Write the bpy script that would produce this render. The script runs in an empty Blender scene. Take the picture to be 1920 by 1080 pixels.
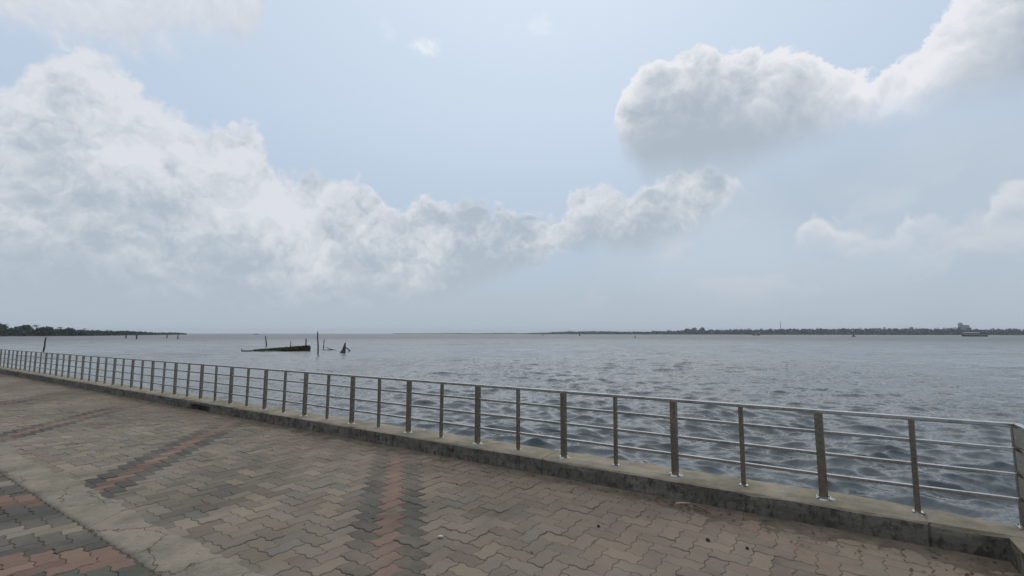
import bpy, math, random
import numpy as np
from mathutils import Vector, Matrix
from math import radians, sin, cos, pi

rnd = random.Random(7)
C = bpy.context.scene.collection
scene = bpy.context.scene

# ------------------------------------------------------------------ camera, exposure
EYE = 1.41
cam_data = bpy.data.cameras.new("camera")
cam_data.sensor_width = 36.0
cam_data.lens = 876.1 / 1920 * 36
cam_data.clip_start = 0.05
cam_data.clip_end = 40000
cam = bpy.data.objects.new("camera", cam_data)
C.objects.link(cam)
cam.matrix_world = (Matrix.Translation((0, 0, EYE)) @ Matrix.Rotation(radians(90) + 0.0974, 4, 'X')
                    @ Matrix.Rotation(0.001, 4, 'Z'))
scene.camera = cam
scene.view_settings.view_transform = 'Standard'
scene.view_settings.look = 'None'
scene.view_settings.exposure = 0.10
scene.view_settings.gamma = 1.0
scene.view_settings.use_curve_mapping = False
scene.cycles.use_denoising = True
scene.cycles.max_bounces = 6
scene.cycles.volume_bounces = 0

# ------------------------------------------------------------------ sun and sky
SUN_EL, SUN_AZ = radians(62), radians(6)          # azimuth from +Y towards +X
sun_dir = Vector((sin(SUN_AZ) * cos(SUN_EL), cos(SUN_AZ) * cos(SUN_EL), sin(SUN_EL)))
sl = bpy.data.lights.new("sun", 'SUN')
sl.energy = 1.2
sl.angle = radians(95)
sl.color = (1.0, 0.96, 0.90)
sun = bpy.data.objects.new("sun", sl)
C.objects.link(sun)
sun.rotation_euler = sun_dir.to_track_quat('Z', 'Y').to_euler()

world = bpy.data.worlds.new("World")
scene.world = world
world.use_nodes = True
try:
    world.cycles.sampling_method = 'MANUAL'
    world.cycles.sample_map_resolution = 512
except Exception:
    pass


class G:
    """small helper to write node trees as expressions"""
    def __init__(s, tree):
        s.t = tree; s.n = tree.nodes; s.l = tree.links
    def new(s, kind, **kw):
        n = s.n.new(kind)
        for k, v in kw.items():
            setattr(n, k, v)
        return n
    def put(s, sock, v):
        if isinstance(v, bpy.types.NodeSocket):
            s.l.new(v, sock)
        elif v is not None:
            sock.default_value = v
    def m(s, op, a, b=None, c=None, clamp=False):
        n = s.new('ShaderNodeMath', operation=op, use_clamp=clamp)
        s.put(n.inputs[0], a); s.put(n.inputs[1], b)
        if c is not None: s.put(n.inputs[2], c)
        return n.outputs[0]
    def add(s, a, b): return s.m('ADD', a, b)
    def sub(s, a, b): return s.m('SUBTRACT', a, b)
    def mul(s, a, b): return s.m('MULTIPLY', a, b)
    def mad(s, a, b, c): return s.m('MULTIPLY_ADD', a, b, c)
    def lo(s, a, b): return s.m('MINIMUM', a, b)
    def hi(s, a, b): return s.m('MAXIMUM', a, b)
    def step(s, v, a, b, to0=0.0, to1=1.0, mode='SMOOTHSTEP'):
        n = s.new('ShaderNodeMapRange', interpolation_type=mode)
        s.put(n.inputs['Value'], v); s.put(n.inputs['From Min'], a); s.put(n.inputs['From Max'], b)
        s.put(n.inputs['To Min'], to0); s.put(n.inputs['To Max'], to1)
        return n.outputs[0]
    def vm(s, op, a, b=None):
        n = s.new('ShaderNodeVectorMath', operation=op)
        s.put(n.inputs[0], a)
        if op == 'SCALE': s.put(n.inputs['Scale'], b)
        elif b is not None: s.put(n.inputs[1], b)
        return n.outputs[0]
    def mix(s, f, a, b, blend='MIX'):
        n = s.new('ShaderNodeMix', data_type='RGBA', blend_type=blend)
        s.put(n.inputs[0], f); s.put(n.inputs[6], a); s.put(n.inputs[7], b)
        return n.outputs[2]
    def noise(s, vec, scale, detail=4, rough=0.5, dist=0.0, out=0, typ=None, lac=2.0):
        n = s.new('ShaderNodeTexNoise')
        if typ: n.noise_type = typ
        s.put(n.inputs['Vector'], vec)
        s.put(n.inputs['Scale'], scale); n.inputs['Detail'].default_value = detail
        n.inputs['Roughness'].default_value = rough; n.inputs['Distortion'].default_value = dist
        n.inputs['Lacunarity'].default_value = lac
        return n.outputs[out]
    def voro(s, vec, scale, detail=0.0, rough=0.5, feature='F1', out='Distance', rand=1.0):
        n = s.new('ShaderNodeTexVoronoi', feature=feature)
        s.put(n.inputs['Vector'], vec); s.put(n.inputs['Scale'], scale)
        n.inputs['Detail'].default_value = detail; n.inputs['Roughness'].default_value = rough
        n.inputs['Randomness'].default_value = rand
        return n.outputs[out]
    def ramp(s, f, pts, interp='LINEAR'):
        n = s.new('ShaderNodeValToRGB')
        n.color_ramp.interpolation = interp
        e = n.color_ramp.elements
        while len(e) < len(pts): e.new(0.5)
        for q, (p, c) in zip(e, pts):
            q.position = p
            q.color = (*c, 1) if len(c) == 3 else c
        s.put(n.inputs[0], f)
        return n.outputs[0]
    def curve(s, v, pts):
        n = s.new('ShaderNodeFloatCurve')
        cv = n.mapping.curves[0]
        while len(cv.points) < len(pts): cv.points.new(0.5, 0.5)
        for q, (x, y) in zip(cv.points, pts):
            q.location = (x, y); q.handle_type = 'AUTO_CLAMPED'
        n.mapping.use_clip = False
        n.mapping.update()
        s.put(n.inputs['Value'], v)
        return n.outputs[0]


def build_sky():
    t = world.node_tree
    t.nodes.clear()
    g = G(t)
    tc = g.new('ShaderNodeTexCoord')
    d = tc.outputs['Generated']
    sx = g.new('ShaderNodeSeparateXYZ'); g.l.new(d, sx.inputs[0])
    DEG = 180 / pi
    az = g.mul(g.m('ARCTAN2', sx.outputs[0], sx.outputs[1]), DEG)
    el = g.mul(g.m('ARCSINE', sx.outputs[2]), DEG)
    azn = g.mad(az, 1 / 128.0, 0.5)
    K = 0.1                                              # background strength

    def col(r, gr, b):                                   # radiance wanted in the picture -> sky units
        return (r / K, gr / K, b / K, 1)
    sky = g.new('ShaderNodeTexSky', sky_type='NISHITA')
    sky.sun_disc = False
    sky.sun_elevation = SUN_EL; sky.sun_rotation = SUN_AZ
    sky.altitude = 0; sky.air_density = 1.0; sky.dust_density = 2.0; sky.ozone_density = 1.0

    # clear air: the physical sky behind a thin high veil
    ang = g.m('ARCCOSINE', g.new('ShaderNodeVectorMath', operation='DOT_PRODUCT').outputs['Value'])
    dp = ang.node.inputs[0].links[0].from_node
    g.l.new(d, dp.inputs[0]); dp.inputs[1].default_value = sun_dir
    ang = g.mul(ang, DEG)
    veil = g.mix(g.step(ang, 8, 62, 0, 1), col(0.68, 0.785, 0.885), col(0.50, 0.60, 0.74))
    veil = g.mix(g.step(el, 26, 4), veil, col(0.43, 0.52, 0.62))
    base = g.mix(0.86, sky.outputs[0], veil)

    # noises on the direction vector
    warp = g.vm('SUBTRACT', g.noise(d, 5.0, 4, 0.55, out=1), (0.5, 0.5, 0.5))
    dw = g.vm('ADD', d, g.vm('SCALE', warp, 0.10))
    warp2 = g.vm('SUBTRACT', g.noise(d, 22.0, 3, 0.55, out=1), (0.5, 0.5, 0.5))
    dw2 = g.vm('ADD', dw, g.vm('SCALE', warp2, 0.03))

    big = g.noise(dw2, 5.5, 12, 0.62)
    bigs = g.noise(g.vm('ADD', dw2, (-0.002, 0.005, 0.015)), 5.5, 12, 0.62)
    soft = g.noise(dw, 3.2, 5, 0.5)
    LD = Vector((-0.12, 0.25, 0.96)).normalized()        # towards the light, for the modelling of the billows

    def billow(v, scale, smooth):
        n = g.new('ShaderNodeTexVoronoi', feature='SMOOTH_F1')
        g.put(n.inputs['Vector'], v); n.inputs['Scale'].default_value = scale
        n.inputs['Smoothness'].default_value = smooth
        q = g.vm('SUBTRACT', v, n.outputs['Position'])
        dt = g.new('ShaderNodeVectorMath', operation='DOT_PRODUCT'); g.l.new(q, dt.inputs[0]); dt.inputs[1].default_value = LD
        return n.outputs['Distance'], g.mul(dt.outputs['Value'], scale)
    d1, h1 = billow(dw, 7.0, 0.7)
    d2, h2 = billow(dw2, 16.0, 0.5)
    d3, h3 = billow(dw2, 37.0, 0.4)
    rough = g.noise(dw2, 42.0, 6, 0.66)
    nz = g.mul(g.sub(big, 0.5), 15.0)
    nz = g.mad(g.sub(0.50, d1), 4.0, nz)
    nz = g.mad(g.sub(0.45, d2), 3.2, nz)
    nz = g.mad(g.sub(0.45, d3), 3.4, nz)
    nz = g.mad(g.sub(rough, 0.5), 6.0, nz)
    relief = g.mad(h2, 0.62, h1)
    relief = g.mad(h3, 0.34, relief)
    relief = g.mad(g.sub(big, bigs), 7.0, g.mul(relief, 0.8))

    def curve_deg(pts):                                  # azimuth -> elevation, both in degrees
        return g.mul(g.curve(azn, [(a / 128 + 0.5, e / 60 + 0.2) for a, e in pts]), 60.0)
    def height(pts):
        return g.sub(curve_deg(pts), 12.0)

    def layer(under, top, bot, tsoft, bsoft, amp, opac, bright, mid, shade, depth, rel, bamp=0.6, win=None, sv=1.3, lb=0.0, off=0.0, rd=0.3):
        te = g.add(g.sub(top, el), g.mul(nz, amp))       # degrees below the top edge
        a = g.step(te, 0.0, tsoft)
        if bot is not None:
            be = g.add(g.sub(el, bot), g.mul(nz, -amp * bamp))
            a = g.mul(a, g.step(be, 0.0, bsoft))
        a = g.mul(a, opac)
        if win is not None: a = g.mul(a, win)
        lit = g.add(g.sub(1.0, g.m('POWER', g.step(te, 0.0, depth, mode='LINEAR'), 0.85)), g.mul(relief, g.mul(g.step(te, depth, 0.5, rd, 1.0), rel)))
        lit = g.add(lit, g.mul(g.sub(soft, 0.5), sv))
        lit = g.add(g.add(lit, g.step(te, 1.6, 0.0, 0.0, lb)), off)
        c = g.ramp(g.m('ADD', lit, 0.0, clamp=True), [(0.0, shade), (0.48, mid), (1.0, bright)], 'B_SPLINE')
        c = g.vm('SCALE', c, 1 / K)
        return g.mix(a, under, c)

    c = base
    front = g.mul(g.step(az, -64, -56), g.step(az, 64, 56))
    # loose high cloud for the rest of the sky, outside the bank that is in view
    v = g.vm('DIVIDE', d, None)
    den = g.hi(g.add(sx.outputs[2], 0.18), 0.12)
    cmb = g.new('ShaderNodeCombineXYZ')
    for i in range(3): g.l.new(den, cmb.inputs[i])
    g.l.new(cmb.outputs[0], v.node.inputs[1])
    ns = g.noise(v, 1.3, 7, 0.55)
    rest = g.mul(g.step(ns, 0.46, 0.62), g.hi(g.sub(1.0, front), g.step(el, 37, 46)))
    rest = g.mul(rest, g.step(el, -1, 4))
    cr = g.ramp(g.step(g.add(ns, g.mul(relief, 0.05)), 0.5, 0.75), [(0, (0.62, 0.66, 0.71)), (0.6, (0.52, 0.57, 0.63)), (1, (0.42, 0.47, 0.54))])
    c = g.mix(g.mul(rest, 0.85), c, g.vm('SCALE', cr, 1 / K))

    # top-left cloud, running out of the frame
    b4 = height([(-64, 22), (-50, 23.0), (-46, 24.2), (-38.7, 26.6), (-31.0, 28.6), (-29.6, 31), (-28.5, 40), (-20, 45), (64, 46)])
    a4 = g.mul(g.step(g.add(g.sub(el, b4), g.mul(nz, 0.55)), -0.6, 3.0), g.step(el, 44, 36))
    a4 = g.mul(a4, g.mul(front, 0.9))
    l4 = g.ramp(g.m('ADD', g.mul(relief, 0.30), g.step(g.sub(el, b4), 0, 7, 0.45, 0.75), clamp=True), [(0, (0.47, 0.53, 0.60)), (0.5, (0.60, 0.64, 0.70)), (1, (0.74, 0.77, 0.82))])
    c = g.mix(a4, c, g.vm('SCALE', l4, 1 / K))

    # faint grey veil over the right half, under the big right cloud
    vt = height([(-64, 0), (-5, 0), (6, 8), (14, 17), (20, 21), (30, 22), (45, 22), (64, 24)])
    va = g.mul(g.step(g.add(g.sub(vt, el), g.mul(g.sub(soft, 0.5), 8)), -1, 7), g.mul(front, 0.75))
    c = g.mix(va, c, g.vm('SCALE', g.mix(g.step(soft, 0.35, 0.65), (0.43, 0.51, 0.595, 1), (0.50, 0.575, 0.655, 1)), 1 / K))

    # thin streaks low over the water
    stx = g.noise(g.vm('MULTIPLY', dw2, (1.0, 1.0, 2.2)), 5.5, 8, 0.60)
    sa = g.mul(g.mul(g.step(stx, 0.50, 0.68), g.step(el, 1.0, 5.0)), g.mul(g.step(el, 17, 9), 0.75))
    c = g.mix(sa, c, col(0.575, 0.61, 0.66))

    # faint low clouds on the right
    T3 = height([(-64, -6), (26, -6), (29, 6), (31, 8.8), (34, 12.0), (37.5, 10.6), (40.7, 11.2), (43.8, 11.0), (44.7, 9.6), (45.7, 10.4), (47.2, 13.2), (49, 13.6), (56, 11), (64, 8)])
    B3 = height([(-64, 6), (30, 8.4), (36.5, 7.6), (41.4, 8.2), (44.3, 8.7), (48, 8), (64, 6)])
    c = layer(c, T3, B3, 1.4, 3.0, 0.40, 0.90, (0.73, 0.74, 0.775), (0.60, 0.64, 0.69), (0.44, 0.51, 0.585), 4.5, 0.30, win=front, sv=0.6)

    # the large bank on the left and in the middle
    T1 = height([(-64, 17), (-56, 18), (-49, 20.5), (-47.3, 22.5), (-45, 24.3), (-42.5, 24.6), (-40.2, 23.0), (-37, 22.3), (-33.7, 22.2), (-31, 22.6),
                 (-29, 21.0), (-27.4, 19.2), (-24, 18.6), (-20.6, 18.6), (-17, 17.0), (-14.3, 14.9), (-11.2, 16.4), (-8.6, 15.6), (-5.3, 16.8),
                 (0, 15.6), (5.5, 15.6), (8.3, 18.3), (10, 18.9), (13.2, 17.6), (17.6, 18.5), (21.3, 19.6), (25.2, 18.8), (27.0, 17.2), (28.4, 14.5), (30, 8), (33, -4), (64, -6)])
    B1 = height([(-64, 0), (-48, 0.5), (-22, 1.5), (-8, 4), (-2, 6), (5.3, 8.4), (10, 8.9), (15.5, 9.3), (21.5, 10.8), (25.0, 13.6), (27.2, 15.4), (29, 15.5), (64, 8)])
    D1 = height([(-64, 29), (-30, 26), (-18, 20), (-10, 15), (0, 14), (6, 12.5), (12, 10.5), (20, 9.5), (28, 8), (64, 8)])
    c = layer(c, T1, B1, 1.2, 2.8, 0.46, 0.93, (0.72, 0.73, 0.775), (0.535, 0.585, 0.64), (0.38, 0.45, 0.515), D1, 0.72, bamp=0.5, win=front, sv=2.4, lb=0.42, off=-0.27, rd=0.75)

    # the upper right cloud
    T2 = height([(-64, -8), (9, 2), (11.5, 20), (12.7, 25.2), (13.8, 27.3), (16.1, 29.3), (19.9, 30.5), (22.9, 30.7), (26.3, 29.4), (29.1, 29.5), (33.2, 29.3),
                 (36.8, 26.8), (39.3, 25.0), (41.4, 26.0), (43.5, 27.4), (46, 29), (50, 31), (58, 32), (64, 30)])
    B2 = height([(-64, 25), (12.1, 24.3), (13.5, 20.0), (15.2, 18.0), (16.7, 16.6), (23.6, 16.4), (28.6, 16.8), (32.7, 17.6), (37.3, 18.2), (41.4, 18.6), (48.8, 18.0), (64, 17)])
    c = layer(c, T2, B2, 0.5, 4.5, 0.40, 0.97, (0.82, 0.82, 0.85), (0.57, 0.615, 0.67), (0.36, 0.425, 0.495), 9.5, 0.52, bamp=0.35, win=front, sv=1.0, lb=0.35, off=-0.06)

    # two small wisps
    for (wa, we, ra, re, op) in ((-10.9, 32.3, 3.0, 1.3, 0.9), (3.8, 35.0, 2.2, 1.7, 0.5), (-15.8, 33.2, 1.4, 1.5, 0.25), (-16, 37.3, 2.5, 1.2, 0.5)):
        q = g.add(g.m('POWER', g.m('ABSOLUTE', g.mul(g.sub(az, wa), 1 / ra)), 2.0), g.m('POWER', g.m('ABSOLUTE', g.mul(g.sub(el, we), 1 / re)), 2.0))
        w = g.step(g.add(g.sub(0.75, q), g.add(g.mul(g.sub(rough, 0.5), 3.0), g.mul(g.sub(big, 0.5), 2.0))), 0.0, 1.1)
        c = g.mix(g.mul(w, op), c, col(0.76, 0.82, 0.87))

    # air thickening towards the horizon
    c = g.mix(g.step(el, 9.0, 0.5, 0.0, 0.85), c, col(0.415, 0.485, 0.555))
    bg = g.new('ShaderNodeBackground')
    g.put(bg.inputs['Color'], c); bg.inputs['Strength'].default_value = K
    out = g.new('ShaderNodeOutputWorld')
    g.l.new(bg.outputs[0], out.inputs['Surface'])


build_sky()

# ------------------------------------------------------------------ mesh helpers
class MB:
    def __init__(s): s.v = []; s.f = []
    def poly(s, pts):
        i = len(s.v); s.v += [tuple(p) for p in pts]; s.f.append(tuple(range(i, i + len(pts))))
    def box(s, c, sz, ax=None):
        ax = ax or (Vector((1, 0, 0)), Vector((0, 1, 0)), Vector((0, 0, 1)))
        c = Vector(c); i = len(s.v)
        for k in (-1, 1):
            for j in (-1, 1):
                for l in (-1, 1):
                    s.v.append(tuple(c + ax[0] * (l * sz[0] / 2) + ax[1] * (j * sz[1] / 2) + ax[2] * (k * sz[2] / 2)))
        for q in ((0, 2, 3, 1), (4, 5, 7, 6), (0, 1, 5, 4), (2, 6, 7, 3), (0, 4, 6, 2), (1, 3, 7, 5)):
            s.f.append(tuple(i + a for a in q))
    def loft(s, rings, cap=True):
        n = len(rings[0]); i = len(s.v)
        for r in rings: s.v += [tuple(p) for p in r]
        for a in range(len(rings) - 1):
            for b in range(n):
                s.f.append((i + a * n + b, i + a * n + (b + 1) % n, i + (a + 1) * n + (b + 1) % n, i + (a + 1) * n + b))
        if cap:
            s.f.append(tuple(i + b for b in reversed(range(n))))
            s.f.append(tuple(i + (len(rings) - 1) * n + b for b in range(n)))
    def tube(s, pts, rad, n=8):
        rings = []
        P = [Vector(p) for p in pts]
        for k, p in enumerate(P):
            t = (P[min(k + 1, len(P) - 1)] - P[max(k - 1, 0)]).normalized()
            a = t.cross(Vector((0.3, 0.2, 1)) if abs(t.z) < 0.9 else Vector((1, 0, 0))).normalized()
            b = t.cross(a)
            r = rad[k] if isinstance(rad, (list, tuple)) else rad
            rings.append([p + a * (r * cos(2 * pi * q / n)) + b * (r * sin(2 * pi * q / n)) for q in range(n)])
        s.loft(rings)
    def mesh(s, name):
        me = bpy.data.meshes.new(name)
        me.from_pydata(s.v, [], s.f); me.update()
        return me
    def build(s, name, mat=None, parent=None, smooth=False, loc=None):
        me = s.mesh(name)
        if mat: me.materials.append(mat)
        if smooth: me.polygons.foreach_set('use_smooth', [True] * len(me.polygons))
        return link(name, me, parent, loc)


def link(name, me, parent=None, loc=None):
    o = bpy.data.objects.new(name, me)
    C.objects.link(o)
    if parent: o.parent = parent
    if loc is not None: o.location = loc
    return o


def tag(o, label=None, cat=None, group=None, kind=None):
    if label: o['label'] = label
    if cat: o['category'] = cat
    if group: o['group'] = group
    if kind: o['kind'] = kind
    return o


def empty(name, loc, rz=0.0):
    o = bpy.data.objects.new(name, None)
    C.objects.link(o)
    o.location = loc; o.rotation_euler = (0, 0, rz); o.empty_display_size = 0.1
    return o


def copy_tree(o, parent=None):
    c = o.copy(); C.objects.link(c)
    if parent: c.parent = parent
    for ch in list(o.children): copy_tree(ch, c)
    return c


def np_mesh(name, V, F, mat=None, parent=None, smooth=False):
    """V (n,3), F (m,k) arrays of equal-sized faces"""
    me = bpy.data.meshes.new(name)
    V = np.asarray(V, np.float32); F = np.asarray(F, np.int32)
    me.vertices.add(len(V)); me.vertices.foreach_set('co', V.ravel())
    me.loops.add(F.size); me.loops.foreach_set('vertex_index', F.ravel())
    me.polygons.add(len(F))
    me.polygons.foreach_set('loop_start', np.arange(0, F.size, F.shape[1], dtype=np.int32))
    if smooth: me.polygons.foreach_set('use_smooth', np.ones(len(F), bool))
    me.update(calc_edges=True); me.validate()
    if mat: me.materials.append(mat)
    return link(name, me, parent)


# ------------------------------------------------------------------ materials
def mat(name):
    m = bpy.data.materials.new(name); m.use_nodes = True
    m.node_tree.nodes.clear()
    g = G(m.node_tree)
    b = g.new('ShaderNodeBsdfPrincipled'); o = g.new('ShaderNodeOutputMaterial')
    g.l.new(b.outputs[0], o.inputs['Surface'])
    geo = g.new('ShaderNodeNewGeometry')
    return m, g, b, geo.outputs['Position']


def bump(g, b, h, strength=0.5, dist=0.01, normal=None):
    n = g.new('ShaderNodeBump'); n.inputs['Strength'].default_value = strength; n.inputs['Distance'].default_value = dist
    g.put(n.inputs['Height'], h)
    if normal is not None: g.l.new(normal, n.inputs['Normal'])
    g.l.new(n.outputs[0], b.inputs['Normal'])
    return n.outputs[0]


# axes of the quay edge: along the railing (to the right) and out over the water
U = Vector((0.84010329, -0.54242645, 0)); N = Vector((0.54242645, 0.84010329, 0)); Z = Vector((0, 0, 1))
O = Vector((2.3717, 3.6902, 0))


def W(s, n, z=0.0): return O + U * s + N * n + Z * z


AX = (U, N, Z)
QROT = math.atan2(U.y, U.x)


def quay_coords(g, pos):
    """(s, n, z) of a world position, as a vector socket"""
    v = g.vm('SUBTRACT', pos, tuple(O))
    m = g.new('ShaderNodeVectorRotate', rotation_type='Z_AXIS')
    g.put(m.inputs['Vector'], v); m.inputs['Angle'].default_value = -QROT
    return m.outputs[0]


def make_paver_mat(grooved):
    m, g, b, pos = mat('paver_grooved' if grooved else 'paver')
    q = quay_coords(g, pos)
    sp = g.new('ShaderNodeSeparateXYZ'); g.l.new(q, sp.inputs[0])
    ao = g.new('ShaderNodeAttribute', attribute_type='OBJECT', attribute_name='paver_colour')
    ag = g.new('ShaderNodeAttribute', attribute_type='GEOMETRY', attribute_name='paver_colour')
    col = g.vm('MULTIPLY', g.vm('ADD', ao.outputs['Color'], ag.outputs['Color']), (1.04, 0.97, 0.89))
    fine = g.noise(q, 90, 6, 0.65)
    med = g.noise(q, 9, 5, 0.6)
    big = g.noise(q, 1.1, 4, 0.55)
    col = g.mix(0.55, col, g.mix(fine, (0.25, 0.25, 0.25, 1), (0.75, 0.75, 0.75, 1)), 'OVERLAY')
    # trodden-in sand and soil: more of it near the kerb and to the right
    near = g.step(sp.outputs[1], -1.7, -0.2)
    right = g.step(sp.outputs[0], -5.0, -0.5)
    dirt = g.add(g.add(g.mul(near, 0.46), g.mul(right, 0.34)), g.step(sp.outputs[0], -6.0, -15.0, 0.20, 0.42))
    dirt = g.add(dirt, g.mul(g.sub(big, 0.5), 1.3))
    dirt = g.add(dirt, g.mul(g.sub(med, 0.5), 0.7))
    dirt = g.step(dirt, 0.05, 0.95, 0.0, 0.74)
    col = g.mix(dirt, col, g.mix(med, (0.148, 0.112, 0.083, 1), (0.208, 0.164, 0.123, 1)))
    # moss and lichen film
    moss = g.mul(g.step(g.noise(q, 0.8, 5, 0.6), 0.53, 0.70), g.step(g.noise(q, 30, 4, 0.6), 0.42, 0.6))
    col = g.mix(g.mul(moss, 0.45), col, (0.105, 0.115, 0.062, 1))
    # pale worn scuffs
    scuff = g.step(g.noise(q, 14, 7, 0.7), 0.62, 0.75)
    col = g.mix(g.mul(scuff, 0.28), col, (0.21, 0.195, 0.165, 1))
    dark = g.step(g.noise(q, 21, 5, 0.65), 0.62, 0.72)
    col = g.mix(g.mul(dark, 0.35), col, (0.055, 0.05, 0.045, 1))
    worn = g.noise(q, 0.55, 6, 0.6)
    col = g.vm('SCALE', col, g.step(worn, 0.32, 0.68, 0.82, 1.22))
    g.put(b.inputs['Base Color'], col)
    b.inputs['Roughness'].default_value = 0.92
    b.inputs['Specular IOR Level'].default_value = 0.18
    h = g.add(g.mul(fine, 0.5), g.mul(med, 0.8))
    if grooved:
        w = g.new('ShaderNodeTexWave', wave_type='BANDS', bands_direction='DIAGONAL', wave_profile='SIN')
        g.put(w.inputs['Vector'], q); w.inputs['Scale'].default_value = 16
        w.inputs['Distortion'].default_value = 2.0; w.inputs['Detail'].default_value = 1.0; w.inputs['Detail Scale'].default_value = 0.6
        h = g.add(h, g.mul(w.outputs['Fac'], 1.5))
    bump(g, b, h, 0.6, 0.004)
    return m


def make_soil_mat():
    m, g, b, pos = mat('soil_joint')
    n = g.noise(pos, 7, 7, 0.65); f = g.noise(pos, 120, 4, 0.7)
    c = g.ramp(n, [(0.3, (0.105, 0.087, 0.068)), (0.5, (0.160, 0.130, 0.100)), (0.7, (0.215, 0.176, 0.135))])
    c = g.mix(0.6, c, g.mix(f, (0.2, 0.2, 0.2, 1), (0.8, 0.8, 0.8, 1)), 'OVERLAY')
    moss = g.step(g.noise(pos, 1.7, 4, 0.6), 0.52, 0.66)
    c = g.mix(g.mul(moss, 0.45), c, (0.075, 0.085, 0.04, 1))
    g.put(b.inputs['Base Color'], c); b.inputs['Roughness'].default_value = 1; b.inputs['Specular IOR Level'].default_value = 0.1
    bump(g, b, g.add(n, f), 0.8, 0.01)
    return m


def make_concrete(name, pale, mid, dark, stain=0.0, moss=0.0, scale=1.0, cracks=False):
    m, g, b, pos = mat(name)
    n = g.noise(pos, 3.0 * scale, 8, 0.62); f = g.noise(pos, 80, 5, 0.7); k = g.noise(pos, 14 * scale, 6, 0.65)
    c = g.ramp(n, [(0.3, dark), (0.5, mid), (0.72, pale)])
    c = g.mix(0.5, c, g.mix(f, (0.2, 0.2, 0.2, 1), (0.8, 0.8, 0.8, 1)), 'OVERLAY')
    if moss:
        mo = g.mul(g.step(g.noise(pos, 1.3, 5, 0.6), 0.44, 0.62), g.step(k, 0.35, 0.6))
        c = g.mix(g.mul(mo, moss), c, (0.135, 0.140, 0.082, 1))
    if stain:                                            # black algae blotches and runs
        str_ = g.noise(g.vm('MULTIPLY', pos, (1, 1, 0.35)), 30, 6, 0.7)
        bl = g.step(g.add(g.mul(k, 0.6), g.mul(str_, 0.5)), 0.50, 0.68)
        c = g.mix(g.mul(bl, stain), c, (0.018, 0.018, 0.016, 1))
    if cracks:                                           # hairline cracks, crumbs of grit and trodden patches
        e = g.voro(g.vm('ADD', pos, g.vm('SCALE', g.noise(pos, 3.0, 5, 0.6, out=1), 0.25)), 1.6, feature='DISTANCE_TO_EDGE')
        c = g.mix(g.mul(g.step(e, 0.010, 0.002), 0.7), c, (0.04, 0.036, 0.03, 1))
        c = g.mix(g.step(g.noise(pos, 45, 3, 0.6), 0.60, 0.72, 0, 0.5), c, (0.30, 0.28, 0.235, 1))
        c = g.mix(g.step(g.noise(pos, 28, 4, 0.6), 0.60, 0.70, 0, 0.5), c, (0.065, 0.060, 0.045, 1))
    g.put(b.inputs['Base Color'], c); b.inputs['Roughness'].default_value = 0.95; b.inputs['Specular IOR Level'].default_value = 0.15
    bump(g, b, g.add(g.mul(f, 0.4), k), 0.7, 0.012)
    return m


def make_steel(name, hi, lo):
    m, g, b, pos = mat(name)
    n = g.noise(pos, 6, 6, 0.65)
    c = g.mix(g.step(n, 0.42, 0.72), tuple(hi) + (1,), tuple(lo) + (1,))
    g.put(b.inputs['Base Color'], c)
    b.inputs['Metallic'].default_value = 1.0
    g.put(b.inputs['Roughness'], g.step(g.noise(pos, 30, 4, 0.6), 0.3, 0.7, 0.20, 0.34))
    return m


def simple(name, colour, rough=0.8, metal=0.0, var=0.3, scale=3.0, spec=0.3):
    m, g, b, pos = mat(name)
    n = g.noise(pos, scale, 5, 0.6)
    lo = tuple(x * (1 - var) for x in colour) + (1,); hi = tuple(min(1, x * (1 + var)) for x in colour) + (1,)
    g.put(b.inputs['Base Color'], g.mix(g.step(n, 0.3, 0.7), lo, hi))
    b.inputs['Roughness'].default_value = rough; b.inputs['Metallic'].default_value = metal
    b.inputs['Specular IOR Level'].default_value = spec
    return m


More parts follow.
